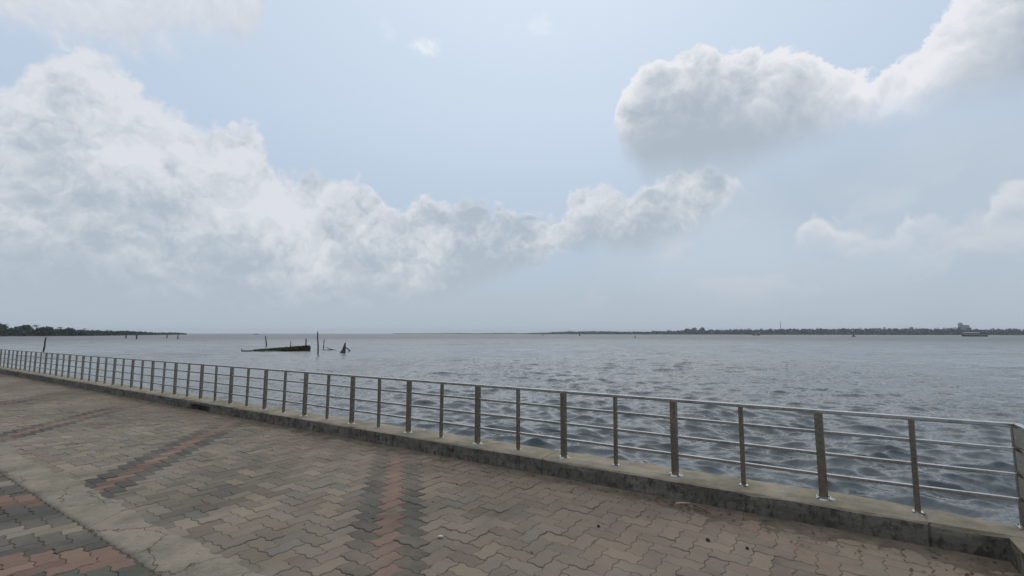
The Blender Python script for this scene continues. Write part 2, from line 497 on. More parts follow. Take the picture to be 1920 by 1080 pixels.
def make_water():
    m, g, b, pos = mat('lake_water')
    q = g.vm('MULTIPLY', pos, (1, 1, 0))
    rot = g.new('ShaderNodeVectorRotate', rotation_type='Z_AXIS'); g.put(rot.inputs['Vector'], q); rot.inputs['Angle'].default_value = radians(-12)
    q1 = g.vm('MULTIPLY', rot.outputs[0], (0.75, 1.3, 1))
    def slope(scale, k, detail, rough, off):
        c = g.noise(g.vm('ADD', q1, (off, off * 0.7, 0)), scale, detail, rough, out=1)
        return g.vm('MULTIPLY', g.vm('SUBTRACT', c, (0.5, 0.5, 0.5)), (k, k * 1.25, 0))
    t = g.vm('ADD', slope(0.45, 0.26, 5, 0.66, 0.0), slope(2.4, 0.46, 5, 0.70, 31.0))
    t = g.vm('ADD', t, slope(7.5, 0.60, 4, 0.62, 77.0))
    t = g.vm('ADD', t, slope(0.13, 0.36, 5, 0.70, 13.0))
    geo = g.new('ShaderNodeNewGeometry')
    # ripples come in patches: calmer and rougher stretches
    wind = g.new('ShaderNodeVectorRotate', rotation_type='Z_AXIS'); g.put(wind.inputs['Vector'], pos); wind.inputs['Angle'].default_value = radians(-10)
    patch = g.step(g.noise(g.vm('MULTIPLY', wind.outputs[0], (0.22, 0.030, 0)), 1.0, 6, 0.66), 0.33, 0.67, 0.55, 1.75)
    nrm = g.vm('NORMALIZE', g.vm('ADD', geo.outputs['Normal'], g.vm('SCALE', t, patch)))
    g.l.new(nrm, b.inputs['Normal'])
    # slow gust patches roughen the surface
    gust = g.noise(g.vm('MULTIPLY', pos, (0.03, 0.05, 0)), 1.0, 4, 0.55)
    ln = g.new('ShaderNodeVectorMath', operation='LENGTH'); g.l.new(pos, ln.inputs[0])
    # waves too small to be modelled far out count as roughness
    g.put(b.inputs['Roughness'], g.add(g.step(gust, 0.35, 0.65, 0.08, 0.13), g.step(ln.outputs['Value'], 30, 260, 0.0, 0.34)))
    g.put(b.inputs['Base Color'], g.mix(gust, (0.068, 0.081, 0.087, 1), (0.090, 0.103, 0.108, 1)))
    b.inputs['IOR'].default_value = 1.33; b.inputs['Specular IOR Level'].default_value = 0.38
    return m


M_PAVER = make_paver_mat(False); M_GROOVE = make_paver_mat(True); M_SOIL = make_soil_mat()
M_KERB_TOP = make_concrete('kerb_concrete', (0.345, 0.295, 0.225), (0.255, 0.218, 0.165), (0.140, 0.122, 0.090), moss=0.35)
M_KERB_FACE_SHADED = make_concrete('kerb_face_shaded_concrete', (0.185, 0.168, 0.138), (0.135, 0.122, 0.100), (0.085, 0.076, 0.062), stain=0.72, moss=0.2)  # base darker than the top: shade put into the colour, besides algae and moss
M_STRIP = make_concrete('strip_concrete', (0.285, 0.225, 0.175), (0.215, 0.185, 0.142), (0.130, 0.115, 0.090), moss=0.45, scale=1.0, cracks=True)
M_STEEL = make_steel('brushed_steel', (0.42, 0.42, 0.415), (0.30, 0.285, 0.26))
M_POST = make_steel('weathered_steel_ground_tone', (0.28, 0.26, 0.225), (0.225, 0.198, 0.16))  # browner than the rails: dark ground reflection put into the colour, with grime
M_MORTAR = simple('white_mortar', (0.52, 0.51, 0.48), 0.9, var=0.25, scale=40)
M_WATER = make_water()
M_WOOD = simple('wet_wood', (0.060, 0.053, 0.046), 0.75, var=0.4, scale=5)
M_LEAF = simple('far_foliage', (0.038, 0.054, 0.036), 0.85, var=0.35, scale=0.12, spec=0.1)
M_PALM = simple('palm_foliage', (0.038, 0.055, 0.024), 0.8, var=0.4, scale=0.5, spec=0.1)
M_TRUNK = simple('trunk_bark', (0.09, 0.075, 0.06), 0.9)
M_MUD = simple('lake_mud', (0.050, 0.046, 0.036), 0.7, var=0.4, scale=2)
M_GREEN = simple('green_reed', (0.105, 0.120, 0.035), 0.8, var=0.5, scale=1.4, spec=0.1)
M_BROWN = simple('brown_reed', (0.105, 0.058, 0.034), 0.85, var=0.5, scale=1.8, spec=0.1)
M_HULL = simple('dark_hull', (0.022, 0.024, 0.030), 0.5)
M_WHITE = simple('white_paint', (0.72, 0.73, 0.72), 0.5, var=0.08)
M_GLASS = simple('dark_window', (0.02, 0.024, 0.03), 0.12, var=0.2, spec=0.5)
M_GREYPAINT = simple('grey_paint', (0.18, 0.19, 0.21), 0.6, var=0.15)
M_TOWER = simple('tower_wall', (0.30, 0.31, 0.33), 0.85, var=0.15, scale=0.1)
M_LITTER = simple('dry_leaf', (0.11, 0.07, 0.04), 0.9, var=0.6, scale=25)
M_DARKPOD = simple('seed_pod', (0.02, 0.016, 0.013), 0.8)
M_PALE = simple('bleached_wood', (0.46, 0.40, 0.31), 0.85, var=0.15, scale=30)

# ------------------------------------------------------------------ ground, water, far land
WATER_Z = -0.75


def build_ground():
    # earth under everything on the land side (the quay runs along the line n = 0)
    mb = MB()
    pts = [W(-900, -0.12, -0.06), W(1.1, -0.12, -0.06), W(1.1, -900, -0.06), W(-900, -900, -0.06)]
    mb.poly([p for p in reversed(pts)])
    tag(mb.build('ground', M_SOIL), kind='structure')


build_ground()


def build_water():
    r1 = np.exp(np.linspace(np.log(1.6), np.log(260), 1280))
    r2 = np.exp(np.linspace(np.log(260), np.log(9200), 90))[1:]
    r = np.concatenate([r1, r2])
    a = np.radians(np.linspace(-100, 100, 760))
    R, A = np.meshgrid(r, a, indexing='ij')
    X = R * np.sin(A); Y = R * np.cos(A)
    Hh = np.zeros_like(X); DX = np.zeros_like(X); DY = np.zeros_like(X)
    rs = np.random.RandomState(3)
    nw = 80
    lam = np.exp(rs.uniform(np.log(0.20), np.log(2.4), nw))
    th = np.radians(196 + rs.normal(0, 27, nw))          # heading, from +Y clockwise
    n2 = 34                                              # longer, low waves that stay visible far out
    lam = np.concatenate([lam, np.exp(rs.uniform(np.log(2.2), np.log(6.5), n2))])
    th = np.concatenate([th, np.radians(194 + rs.normal(0, 22, n2))])
    ph = rs.uniform(0, 2 * pi, nw + n2)
    spacing = R * 0.0046
    near = R < 260
    Xn, Yn, Sp = X[near], Y[near], spacing[near]
    # gust field makes the chop uneven
    gust = 0.75 + 0.25 * np.sin(Xn * 0.11 + 1.3 * np.sin(Yn * 0.07)) + 0.15 * np.sin(Yn * 0.23 + Xn * 0.05)
    h = np.zeros_like(Xn); dx = np.zeros_like(Xn); dy = np.zeros_like(Xn)
    for L, t, p in zip(lam, th, ph):
        k = 2 * pi / L
        amp = 0.0068 * L ** 0.45 * np.exp(-(L / 2.0) ** 3)
        if L > 2.2: amp = max(amp, 0.0125 * (L / 4) ** 0.8 * min(1.0, 9.0 / L ** 1.4))
        fade = np.clip((L / Sp - 2.5) / 3.0, 0, 1)
        arg = k * (Xn * np.sin(t) + Yn * np.cos(t)) + p
        c = np.cos(arg) * amp * fade; sn = np.sin(arg) * amp * fade * 0.8
        h += c; dx -= sn * np.sin(t); dy -= sn * np.cos(t)
    fadeout = np.clip((258 - R[near]) / 60, 0, 1)
    Hh[near] = h * gust * fadeout; DX[near] = dx * fadeout; DY[near] = dy * fadeout
    V = np.stack([X + DX, Y + DY, WATER_Z + Hh], -1).reshape(-1, 3)
    nr, na = X.shape
    i = np.arange(nr - 1)[:, None] * na + np.arange(na - 1)[None, :]
    F = np.stack([i, i + na, i + na + 1, i + 1], -1).reshape(-1, 4)
    tag(np_mesh('water', V, F, M_WATER, smooth=True), kind='structure')


build_water()

# ------------------------------------------------------------------ kerb wall
KT = 0.165                                               # height of the kerb top


def build_kerb():
    rs = random.Random(11)
    root = empty('kerb_wall', W(0, 0, 0))
    tag(root, 'long low concrete kerb wall with mossy face darkened for shade under the steel railing', 'kerb wall')
    inv = Matrix.Translation(-W(0, 0, 0))

    def wob(s, k, amp):
        return amp * (sin(s * 3.1 + k * 1.7) * 0.5 + sin(s * 7.7 + k * 2.3) * 0.3 + sin(s * 17.9 + k) * 0.2) + rs.uniform(-1, 1) * amp * 0.35
    ss = [-48 + 0.12 * i for i in range(int(49.38 / 0.12) + 1)]
    joints = [-46.3 + 2.93 * k for k in range(17)]
    ss = [s for s in ss if s < 1.37 and all(abs(s - q) > 0.03 for q in joints)] + [1.385]
    ss = sorted(ss + [q + e for q in joints if q < 0.8 for e in (-0.012, 0.0, 0.012)])
    jset = set(joints)
    chips = [(rs.uniform(-30, 0.8), rs.uniform(0.05, 0.22), rs.uniform(0.006, 0.022)) for _ in range(46)]

    def chip(s): return sum(d * max(0.0, 1 - abs(s - c) / w) for c, w, d in chips)
    face, top, back = MB(), MB(), MB()
    rows_f = [(-0.180, -0.05), (-0.176, 0.03), (-0.172, 0.07), (-0.171, 0.11), (-0.168, KT - 0.012)]
    def outer(s):
        x = min(1, max(0, (s - 0.1) / 0.9)); x = x * x * (3 - 2 * x)
        return 0.245 - 0.13 * x
    gf, gt, gb = [], [], []
    for s in ss:
        hole = -9.75 < s < -9.2
        rf = []
        for j, (n, z) in enumerate(rows_f):
            if hole and z < 0.08: n = n + 0.16
            k_ = chip(s) if j == 4 else 0.0
            jt = 0.014 if s in jset else 0.0
            rf.append(W(s, n + wob(s, j, 0.004) + 0.5 * k_ + jt, z + (wob(s, j + 9, 0.004) if j else 0) - k_))
        gf.append(rf)
        e = outer(s)
        t0 = rf[-1]
        gt.append([t0, W(s, -0.155 + wob(s, 21, 0.003), KT + wob(s, 22, 0.002)), W(s, -0.05, KT + 0.004 - (0.012 if s in jset else 0) + wob(s, 23, 0.002)), W(s, 0.06, KT + 0.004 - (0.012 if s in jset else 0) + wob(s, 24, 0.002)),
                   W(s, e - 0.03 + wob(s, 25, 0.004), KT + wob(s, 26, 0.003)), W(s, e + wob(s, 27, 0.008), KT - 0.02)])
        gb.append([gt[-1][-1], W(s, e + 0.01, -0.3), W(s, e + 0.02, -1.6)])
    def grid(mb, rows):
        n = len(rows[0]); i0 = len(mb.v)
        for r in rows: mb.v += [tuple(p) for p in r]
        for a in range(len(rows) - 1):
            for b in range(n - 1):
                mb.f.append((i0 + a * n + b, i0 + (a + 1) * n + b, i0 + (a + 1) * n + b + 1, i0 + a * n + b + 1))
    grid(face, gf); grid(top, gt); grid(back, gb)
    # return run towards the land at the corner
    nn = [-0.166 - 0.12 * i for i in range(30)]
    gf2, gt2, gb2 = [], [], []
    for n in nn:
        gf2.append([W(0.955 + wob(n, j, 0.003), n, z) for j, z in enumerate((-0.05, 0.04, 0.09, KT - 0.012))])
        gt2.append([gf2[-1][-1], W(0.972, n, KT + wob(n, 3, 0.002)), W(1.16, n, KT + 0.003), W(1.35 + wob(n, 5, 0.004), n, KT), W(1.385, n, KT - 0.02)])
        gb2.append([gt2[-1][-1], W(1.39, n, -0.3), W(1.40, n, -1.6)])
    grid(face, [list(r) for r in gf2]); grid(top, gt2); grid(back, gb2)
    # end wall towards the water on the right
    back.poly([W(1.387, -0.16, KT - 0.025), W(1.387, -0.16, -1.6), W(1.387, outer(1.385), -1.6), W(1.387, outer(1.385), KT - 0.025)])
    for nm, mb, mt in (('kerb_face', face, M_KERB_FACE_SHADED), ('kerb_top', top, M_KERB_TOP), ('seaward_face', back, M_KERB_FACE_SHADED)):
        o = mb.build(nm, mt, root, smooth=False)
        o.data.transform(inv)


build_kerb()

# ------------------------------------------------------------------ steel railing
SP = 1.0968


def build_railing():
    root = empty('railing', W(0, 0, KT))
    root.rotation_euler = (0, 0, QROT)
    tag(root, 'long stainless steel railing with three thin bars on the kerb by the water', 'railing')
    # local axes: x along the quay, y out over the water, z up from the kerb top
    def bev(mb, a, b, w, h, r=0.005):
        """rounded rectangular bar between a and b; w across, h tall (for upright bars: along x, along y)"""
        a, b = Vector(a), Vector(b); t = (b - a).normalized()
        up = Vector((0, 0, 1)) if abs(t.z) < 0.9 else Vector((0, 1, 0))
        sd = t.cross(up).normalized(); up = sd.cross(t)
        ring = []
        for (sx_, sy_) in ((1, 1), (-1, 1), (-1, -1), (1, -1)):
            cx, cy = sx_ * (w / 2 - r), sy_ * (h / 2 - r)
            a0 = {(1, 1): 0, (-1, 1): 90, (-1, -1): 180, (1, -1): 270}[(sx_, sy_)]
            for q in range(3):
                an = radians(a0 + 45 * q)
                ring.append((cx + r * cos(an), cy + r * sin(an)))
        mb.loft([[p + sd * x + up * y for x, y in ring] for p in (a, b)])
    def part(nm, fn, parent=root, loc=(0, 0, 0), mt=M_STEEL):
        mb = MB(); fn(mb); return mb.build(nm, mt, parent, loc=loc)
    TOP = 0.664 - 0.014
    S0, S1, YC = -48.0, 1.09, 0.04
    # the corner stands slightly out from the line
    part('top_rail', lambda mb: (bev(mb, (S0, 0, TOP), (0.0, 0, TOP), 0.042, 0.028), bev(mb, (0.0, 0, TOP), (S1 - 0.02, YC, TOP), 0.042, 0.028)))
    part('top_rail', lambda mb: bev(mb, (S1, YC - 0.03, TOP), (S1, -3.3, TOP), 0.042, 0.028))
    part('corner_elbow', lambda mb: mb.loft([[Vector((x, y, TOP + z)) for (x, y, z) in r] for r in (
        [(S1 - 0.02, YC - 0.021, -0.014), (S1 - 0.02, YC - 0.021, 0.014), (S1 - 0.02, YC + 0.021, 0.014), (S1 - 0.02, YC + 0.021, -0.014)],
        [(S1 - 0.016, YC - 0.022, -0.014), (S1 - 0.016, YC - 0.022, 0.014), (S1 + 0.010, YC + 0.014, 0.014), (S1 + 0.010, YC + 0.014, -0.014)],
        [(S1 - 0.021, YC - 0.03, -0.014), (S1 - 0.021, YC - 0.03, 0.014), (S1 + 0.021, YC - 0.03, 0.014), (S1 + 0.021, YC - 0.03, -0.014)])]))
    for z in (0.495, 0.333, 0.177):
        part('rail', lambda mb: (bev(mb, (S0, 0, z), (0, 0, z), 0.025, 0.024, 0.004), bev(mb, (0, 0, z), (S1, YC, z), 0.025, 0.024, 0.004)))
        part('rail', lambda mb: bev(mb, (S1, YC - 0.02, z), (S1, -3.3, z), 0.025, 0.024, 0.004))
    # one thick and one slim post, copied along
    def thick(mb): bev(mb, (0, 0, 0.006), (0, 0, TOP - 0.0142), 0.058, 0.042)
    def slim(mb): bev(mb, (0, 0, 0.006), (0, 0, TOP - 0.0142), 0.034, 0.034)
    def plate(mb):
        mb.box((0, 0, 0.003), (0.095, 0.095, 0.006))
        for sx_ in (-1, 1):
            for sy_ in (-1, 1): mb.tube([(sx_ * 0.035, sy_ * 0.035, 0.006), (sx_ * 0.035, sy_ * 0.035, 0.013)], 0.006, 6)
    def grout(mb):
        n = 14; ring0, ring1 = [], []
        for q in range(n):
            a = 2 * pi * q / n
            r = 0.056 + 0.014 * sin(3 * a + 1) + 0.008 * sin(7 * a)
            ring0.append(Vector((r * cos(a), r * sin(a), -0.003))); ring1.append(Vector((r * 0.82 * cos(a), r * 0.82 * sin(a), 0.0045)))
        mb.loft([ring0, ring1])
    def small_plate(mb): mb.box((0, 0, 0.003), (0.06, 0.06, 0.006))
    p0 = part('post', thick, mt=M_POST); part('base_plate', plate, p0); part('mortar_pad', grout, p0, mt=M_MORTAR, loc=(0.01, -0.01, 0))
    q0 = part('slim_post', slim, mt=M_POST); part('base_plate', small_plate, q0)
    sp_ = part('mortar_pad', lambda mb: grout(mb), q0, mt=M_MORTAR); sp_.scale = (0.6, 0.55, 1)
    rr = random.Random(5)
    spots = [(-SP * k, 0.0) for k in range(0, 43)] + [(S1, YC)] + [(S1, YC - SP * k) for k in (1, 2, 3)]
    mids = [(-SP * (k + 0.5), 0.0) for k in range(0, 43)] + [(0.549, 0.02)] + [(S1, YC - SP * (k + 0.5)) for k in (0, 1, 2)]
    for i, (x, y) in enumerate(spots):
        o = p0 if i == 0 else copy_tree(p0, root)
        o.location = (x, y, 0.005); o.rotation_euler = (rr.gauss(0, 0.004), rr.gauss(0, 0.004), rr.gauss(0, 0.02))
    for i, (x, y) in enumerate(mids):
        o = q0 if i == 0 else copy_tree(q0, root)
        o.location = (x, y, 0.005); o.rotation_euler = (rr.gauss(0, 0.005), rr.gauss(0, 0.005), rr.gauss(0, 0.03))


build_railing()

# ------------------------------------------------------------------ paving
PW = 0.1163                                              # width of a paver; its length is twice that
ZA = 0.085                                               # depth of the zigzag


def unit_edge(p, q):
    """zigzag between lattice points, symmetric under a half turn, so neighbours interlock"""
    p, q = np.array(p, float), np.array(q, float)
    d = q - p
    if (d[0] + d[1]) < 0:
        return [tuple(x) for x in [q] + unit_edge_f(q, p)][::-1][:-1] if False else list(reversed(unit_edge_f(q, p)))
    return unit_edge_f(p, q)


def unit_edge_f(p, q):
    d = q - p; nrm = np.array([-d[1], d[0]])
    return [tuple(p + d * 0.30 + nrm * ZA), tuple(p + d * 0.70 - nrm * ZA)]


def outline(cells):
    """outline of a 1- or 2-cell block, lattice units, counter-clockwise"""
    (i, j) = cells[0]
    if len(cells) == 1: corners = [(i, j), (i + 1, j), (i + 1, j + 1), (i, j + 1)]
    elif cells[1] == (i + 1, j): corners = [(i, j), (i + 1, j), (i + 2, j), (i + 2, j + 1), (i + 1, j + 1), (i, j + 1)]
    else: corners = [(i, j), (i + 1, j), (i + 1, j + 1), (i + 1, j + 2), (i, j + 2), (i, j + 1)]
    pts = []
    for a, b in zip(corners, corners[1:] + corners[:1]):
        pts.append(tuple(map(float, a))); pts += unit_edge(a, b)
    return pts


def clip(poly, axis, lim, keep_less):
    out = []
    for a, b in zip(poly, poly[1:] + poly[:1]):
        ia = (a[axis] <= lim) == keep_less; ib = (b[axis] <= lim) == keep_less
        if ia: out.append(a)
        if ia != ib:
            t = (lim - a[axis]) / (b[axis] - a[axis])
            out.append((a[0] + t * (b[0] - a[0]), a[1] + t * (b[1] - a[1])))
    return out


def inset(poly, d):
    n = len(poly); out = []
    for k in range(n):
        p0, p1, p2 = poly[k - 1], poly[k], poly[(k + 1) % n]
        e1 = (p1[0] - p0[0], p1[1] - p0[1]); e2 = (p2[0] - p1[0], p2[1] - p1[1])
        l1 = math.hypot(*e1) or 1e-9; l2 = math.hypot(*e2) or 1e-9
        n1 = (-e1[1] / l1, e1[0] / l1); n2 = (-e2[1] / l2, e2[0] / l2)
        m_ = (n1[0] + n2[0], n1[1] + n2[1]); q = max(0.35, (m_[0] * m_[0] + m_[1] * m_[1]) / 2)
        out.append((p1[0] + d * m_[0] / q, p1[1] + d * m_[1] / q))
    return out


def area(p): return 0.5 * sum(a[0] * b[1] - b[0] * a[1] for a, b in zip(p, p[1:] + p[:1]))


def paver_rings(poly, gap):
    a = inset(poly, gap); b = inset(poly, gap + 0.0035)
    return [(x, y, -0.03) for x, y in a], [(x, y, -0.0035) for x, y in a], [(x, y, 0.0) for x, y in b]


def add_paver(V, F, poly, gap, xf):
    r0, r1, r2 = paver_rings(poly, gap)
    n = len(poly); i = len(V)
    for r in (r0, r1, r2): V += [xf(p) for p in r]
    for a in (0, n):
        for b in range(n): F.append((i + a + b, i + a + (b + 1) % n, i + a + n + (b + 1) % n, i + a + n + b))
    F.append(tuple(range(i + 2 * n, i + 3 * n)))
    return n * 2 + 1


F_PX, PITCH = 876.1, 0.0974


def on_screen(p, m=0.0):
    y, z = p.y, p.z - EYE
    zz = y * cos(PITCH) + z * sin(PITCH); up = -y * sin(PITCH) + z * cos(PITCH)
    if zz < 0.4: return False
    x = F_PX * p.x / zz; v = -F_PX * up / zz
    return abs(x) < 960 + m and abs(v) < 540 + m


def paver_colour(rng, kind):
    if kind == 'red':
        k = rng.uniform(0.8, 1.2); c = (0.158 * k, 0.107 * k, 0.090 * k)
        if rng.random() < 0.15: c = (0.168 * k, 0.120 * k, 0.096 * k)
    elif kind == 'dark':
        k = rng.uniform(0.72, 1.15); c = (0.082 * k, 0.082 * k, 0.076 * k)
    else:
        k = rng.uniform(0.80, 1.16)
        u = rng.random()
        c = (0.160 * k, 0.146 * k, 0.124 * k)
        if u < 0.22: c = (0.186 * k, 0.164 * k, 0.131 * k)
        elif u < 0.36: c = (0.142 * k, 0.136 * k, 0.124 * k)
        elif u < 0.48: c = (0.152 * k, 0.129 * k, 0.113 * k)
    return c


def build_paving(name, s0, n0, irange, jrange, kindfn, mirror, clips, single, max_single, seed):
    """a herringbone of zigzag pavers; the largest in view are objects, the rest one mesh"""
    rng = random.Random(seed)
    bed = MB()
    lo_n, hi_n = clips.get('n0'), clips.get('n1')
    blocks = []
    for i in range(*irange):
        for j in range(*jrange):
            ii = -i - 1 if mirror else i
            k = (ii + j) % 4
            if k == 0:
                cells = [(i, j), (i + 1, j)] if not mirror else [(i - 1, j), (i, j)]
            elif k == 2:
                cells = [(i, j), (i, j + 1)]
            else:
                continue
            cells = [c for c in cells if clips['jmin'] <= c[1] < clips['jmax']]
            if not cells: continue
            poly = [(s0 + x * PW, n0 + y * PW) for x, y in outline(cells)]
            full = len(cells) == 2
            for axis, lim, less in clips['planes']:
                if any((q[axis] <= lim) != less for q in poly):
                    poly = clip(poly, axis, lim, less); full = False
                    if len(poly) < 3: break
            if len(poly) < 3 or abs(area(poly)) < 0.0012: continue
            cx = sum(p[0] for p in poly) / len(poly); cy = sum(p[1] for p in poly) / len(poly)
            kk = ii + j
            blocks.append(dict(poly=poly, c=(cx, cy), full=full, upright=(k == 2), kind=kindfn(kk), w=W(cx, cy)))
    for b in blocks:
        b['vis'] = on_screen(b['w'], 25)
        b['dist'] = (b['w'] - Vector((0, 0, EYE))).length
    vis = sorted([b for b in blocks if b['vis']], key=lambda b: b['dist'])
    singles = set(id(b) for b in vis[:max_single])
    root = empty(name, W(s0, n0, 0)); root.rotation_euler = (0, 0, QROT)
    tag(root, kind='structure')
    cache = {}
    buf = {0: ([], [], []), 1: ([], [], [])}
    for b in blocks:
        grooved = rng.random() < (0.5 if b['upright'] else 0.10)
        col = paver_colour(rng, b['kind'])
        dz = rng.gauss(-0.0005, 0.0018); tx = rng.gauss(0, 0.010); ty = rng.gauss(0, 0.010)
        gap = rng.uniform(0.0008, 0.0022)
        cx, cy = b['c']
        if id(b) in singles:
            key = (b['upright'], grooved, round(gap * 2500)) if b['full'] else None
            if key is None or key not in cache:
                V, Fc = [], []
                add_paver(V, Fc, [(x - cx, y - cy) for x, y in b['poly']], gap, lambda p: p)
                me = bpy.data.meshes.new('paver'); me.from_pydata(V, [], Fc); me.update()
                me.materials.append(M_GROOVE if grooved else M_PAVER)
                if key is not None: cache[key] = me
            else:
                me = cache[key]
            o = link('paver', me, root, (cx - s0, cy - n0, dz))
            o.rotation_euler = (tx, ty, 0)
            o['paver_colour'] = [float(c) for c in col]
        else:
            V, Fc, Cc = buf[1 if grooved else 0]
            nf = add_paver(V, Fc, b['poly'], gap, lambda p: (p[0] - s0, p[1] - n0, p[2] + dz + tx * (p[1] - cy) - ty * (p[0] - cx)))
            Cc += [(*col, 1.0)] * nf
    for gi, (V, Fc, Cc) in buf.items():
        if not V: continue
        me = bpy.data.meshes.new('small_pavers'); me.from_pydata(V, [], Fc); me.update()
        at = me.attributes.new('paver_colour', 'FLOAT_COLOR', 'FACE')
        at.data.foreach_set('color', np.array(Cc, np.float32).ravel())
        me.materials.append(M_GROOVE if gi else M_PAVER)
        o = link('paver_field', me, root); o['kind'] = 'stuff'
    return root


# zone between the concrete strip and the kerb: diagonal red rows between dark rows, every 8th period
N0 = -2.82
# choose s0 so that s + n = -4.56 in the middle of a red row
S0_MAIN = -4.56 - 3.0 * PW - N0 - 3.0 * PW + 3.0 * PW
S0_MAIN = -4.56 - 3.5 * PW - N0


def kind_main(k):
    k = k % 32
    if k in (2, 3): return 'red'
    if k in (0, 1, 4, 5): return 'dark'
    return 'plain'


i_lo = int(math.floor((-27 - S0_MAIN) / PW)); i_hi = int(math.ceil((1.0 - S0_MAIN) / PW))
build_paving('promenade', S0_MAIN, N0, (i_lo, i_hi), (-2, 26), kind_main, False,
             dict(jmin=-1, jmax=40, planes=[(1, -0.165, True), (0, 0.960, True), (1, -2.80, False)]), True, 300, 21)

# zone on the near side of the strip, mirrored, with double red rows every 4th period
N2 = -3.09


def kind_near(k):
    k = k % 16
    if k in (2, 3, 4, 5): return 'red'
    if k in (0, 1, 6, 7, 8, 9): return 'dark'
    return 'plain' if k in (10, 11) else 'dark'


# perp cells (2,3) mirrored: s - n = -0.42 in the middle of the upright red row
S0_NEAR = -0.42 + 2.5 * PW + N2
build_paving('walkway', S0_NEAR, N2, (int((-15 - S0_NEAR) / PW), int((1.0 - S0_NEAR) / PW)), (-26, 0), kind_near, True,
             dict(jmin=-60, jmax=0, planes=[(0, 0.960, True)]), True, 300, 33)


def build_strip():
    """cast concrete strip between the two paved zones, its far edge smeared over the pavers"""
    rs = random.Random(4)
    V, F = [], []
    ss = [-40 + 0.05 * k for k in range(int(40.95 / 0.05) + 1)]
    def fn(s, k): return sin(s * 2.1 + k) * 0.5 + sin(s * 5.3 + 2 * k) * 0.3 + sin(s * 13.7 + k) * 0.25
    m = 8
    for s in ss:
        n_far = -2.765 + 0.030 * fn(s, 1) + 0.012 * fn(s * 6, 2) + rs.uniform(-0.014, 0.014)
        n_near = -3.088 + 0.003 * fn(s, 4)
        # teeth of the near pavers bite into the strip
        x = ((s - S0_NEAR) / PW) % 1.0
        tri = (x / 0.3 if x < 0.3 else (1 - (x - 0.3) / 0.4 * 2 if x < 0.7 else -1 + (x - 0.7) / 0.3))
        n_near += tri * ZA * PW + 0.012
        for j in range(m + 1):
            t = j / m
            z = 0.004 + 0.004 * fn(s * 1.3 + j, j) * (1 if 0 < j < m else 0.2)
            if j == m: z = 0.0022
            if j == 0: z = -0.004
            V.append(tuple(W(s, n_near + (n_far - n_near) * t, z)))
        V.append(tuple(W(s, n_near - 0.001, -0.05)))
    k = m + 2
    for a in range(len(ss) - 1):
        for b in range(m): F.append((a * k + b, (a + 1) * k + b, (a + 1) * k + b + 1, a * k + b + 1))
        F.append((a * k + m + 1, (a + 1) * k + m + 1, (a + 1) * k, a * k))
    tag(np_mesh('concrete_strip', V, F, M_STRIP, smooth=True), kind='structure')


build_strip()


def build_beds():
    """sandy bed a centimetre below the paver tops; shows in the joints and beyond the laid area"""
    mb = MB()
    mb.poly([W(-60, -2.9, -0.0055), W(0.97, -2.9, -0.0055), W(0.97, -0.12, -0.0055), W(-60, -0.12, -0.0055)])
    mb.poly([W(-60, -30, -0.013), W(0.97, -30, -0.013), W(0.97, -3.05, -0.013), W(-60, -3.05, -0.013)])
    tag(mb.build('sand_bed', M_SOIL), kind='structure')


build_beds()


def build_soil_drift():
    """soil and dust that has gathered against the kerb foot"""
    rs = np.random.RandomState(8)
    ss = np.arange(-30, 0.956, 0.025); m = 12
    def fn(a, k):
        return np.sin(a * 1.1 + k) * .4 + np.sin(a * 3.7 + 2.1 * k) * .3 + np.sin(a * 9.1 + 1.3 * k) * .2 + np.sin(a * 23 + k) * .12
    V = []
    for j in range(m + 1):
        t = j / m
        wdt = 0.10 + 0.10 * fn(ss, 2) + 0.05 * np.clip((ss + 3) / 4, 0, 1)
        n = -0.165 - t * np.clip(wdt, 0.03, 0.6) * 1.8
        z = 0.016 * (1 - t) ** 1.6 - 0.0045 * t + 0.0035 * fn(ss * 2.3 + j * 1.7, j) + rs.uniform(-.0018, .0018, len(ss))
        P = np.array(O)[None, :] + np.outer(ss, np.array(U)) + np.outer(n, np.array(N)); P[:, 2] = z
        V.append(P)
    V = np.concatenate(V); L = len(ss)
    F = [(j * L + a, (j + 1) * L + a, (j + 1) * L + a + 1, j * L + a + 1) for j in range(m) for a in range(L - 1)]
    m_, g, b, pos = mat('kerb_soil')
    n1 = g.noise(pos, 5, 7, 0.65); f1 = g.noise(pos, 150, 4, 0.7)
    c = g.ramp(n1, [(0.3, (0.085, 0.068, 0.050)), (0.5, (0.135, 0.107, 0.080)), (0.7, (0.185, 0.150, 0.115))])
    c = g.mix(0.6, c, g.mix(f1, (0.15, 0.15, 0.15, 1), (0.85, 0.85, 0.85, 1)), 'OVERLAY')
    g.put(b.inputs['Base Color'], c); b.inputs['Roughness'].default_value = 1; b.inputs['Specular IOR Level'].default_value = 0.1
    bump(g, b, g.add(n1, f1), 0.8, 0.008)
    tag(np_mesh('soil_drift', V, F, m_, smooth=True), kind='stuff')


build_soil_drift()


def build_litter():
    rs = random.Random(17)
    mb = MB()
    for k in range(420):
        s = -rs.random() ** 1.5 * 14 + 0.9
        n = -0.19 - abs(rs.gauss(0, 0.22)) if rs.random() < 0.85 else rs.uniform(-2.4, -0.3)
        if k < 70: s, n = rs.gauss(-0.95, 0.16), -0.26 + rs.gauss(0, 0.05)
        if s > 0.9 or n > -0.19: continue
        a = rs.uniform(0, pi); L = rs.uniform(0.006, 0.022); w = L * rs.uniform(0.2, 0.6)
        c = W(s, n, 0.011 if n > -0.45 else 0.004); d = Vector((cos(a), sin(a), rs.uniform(-0.1, 0.3))); e = Vector((-sin(a), cos(a), rs.uniform(0, 0.3)))
        mb.poly([c - d * L, c + e * w + Z * 0.004, c + d * L, c - e * w])
    tag(mb.build('leaf_litter', M_LITTER), kind='stuff')


build_litter()


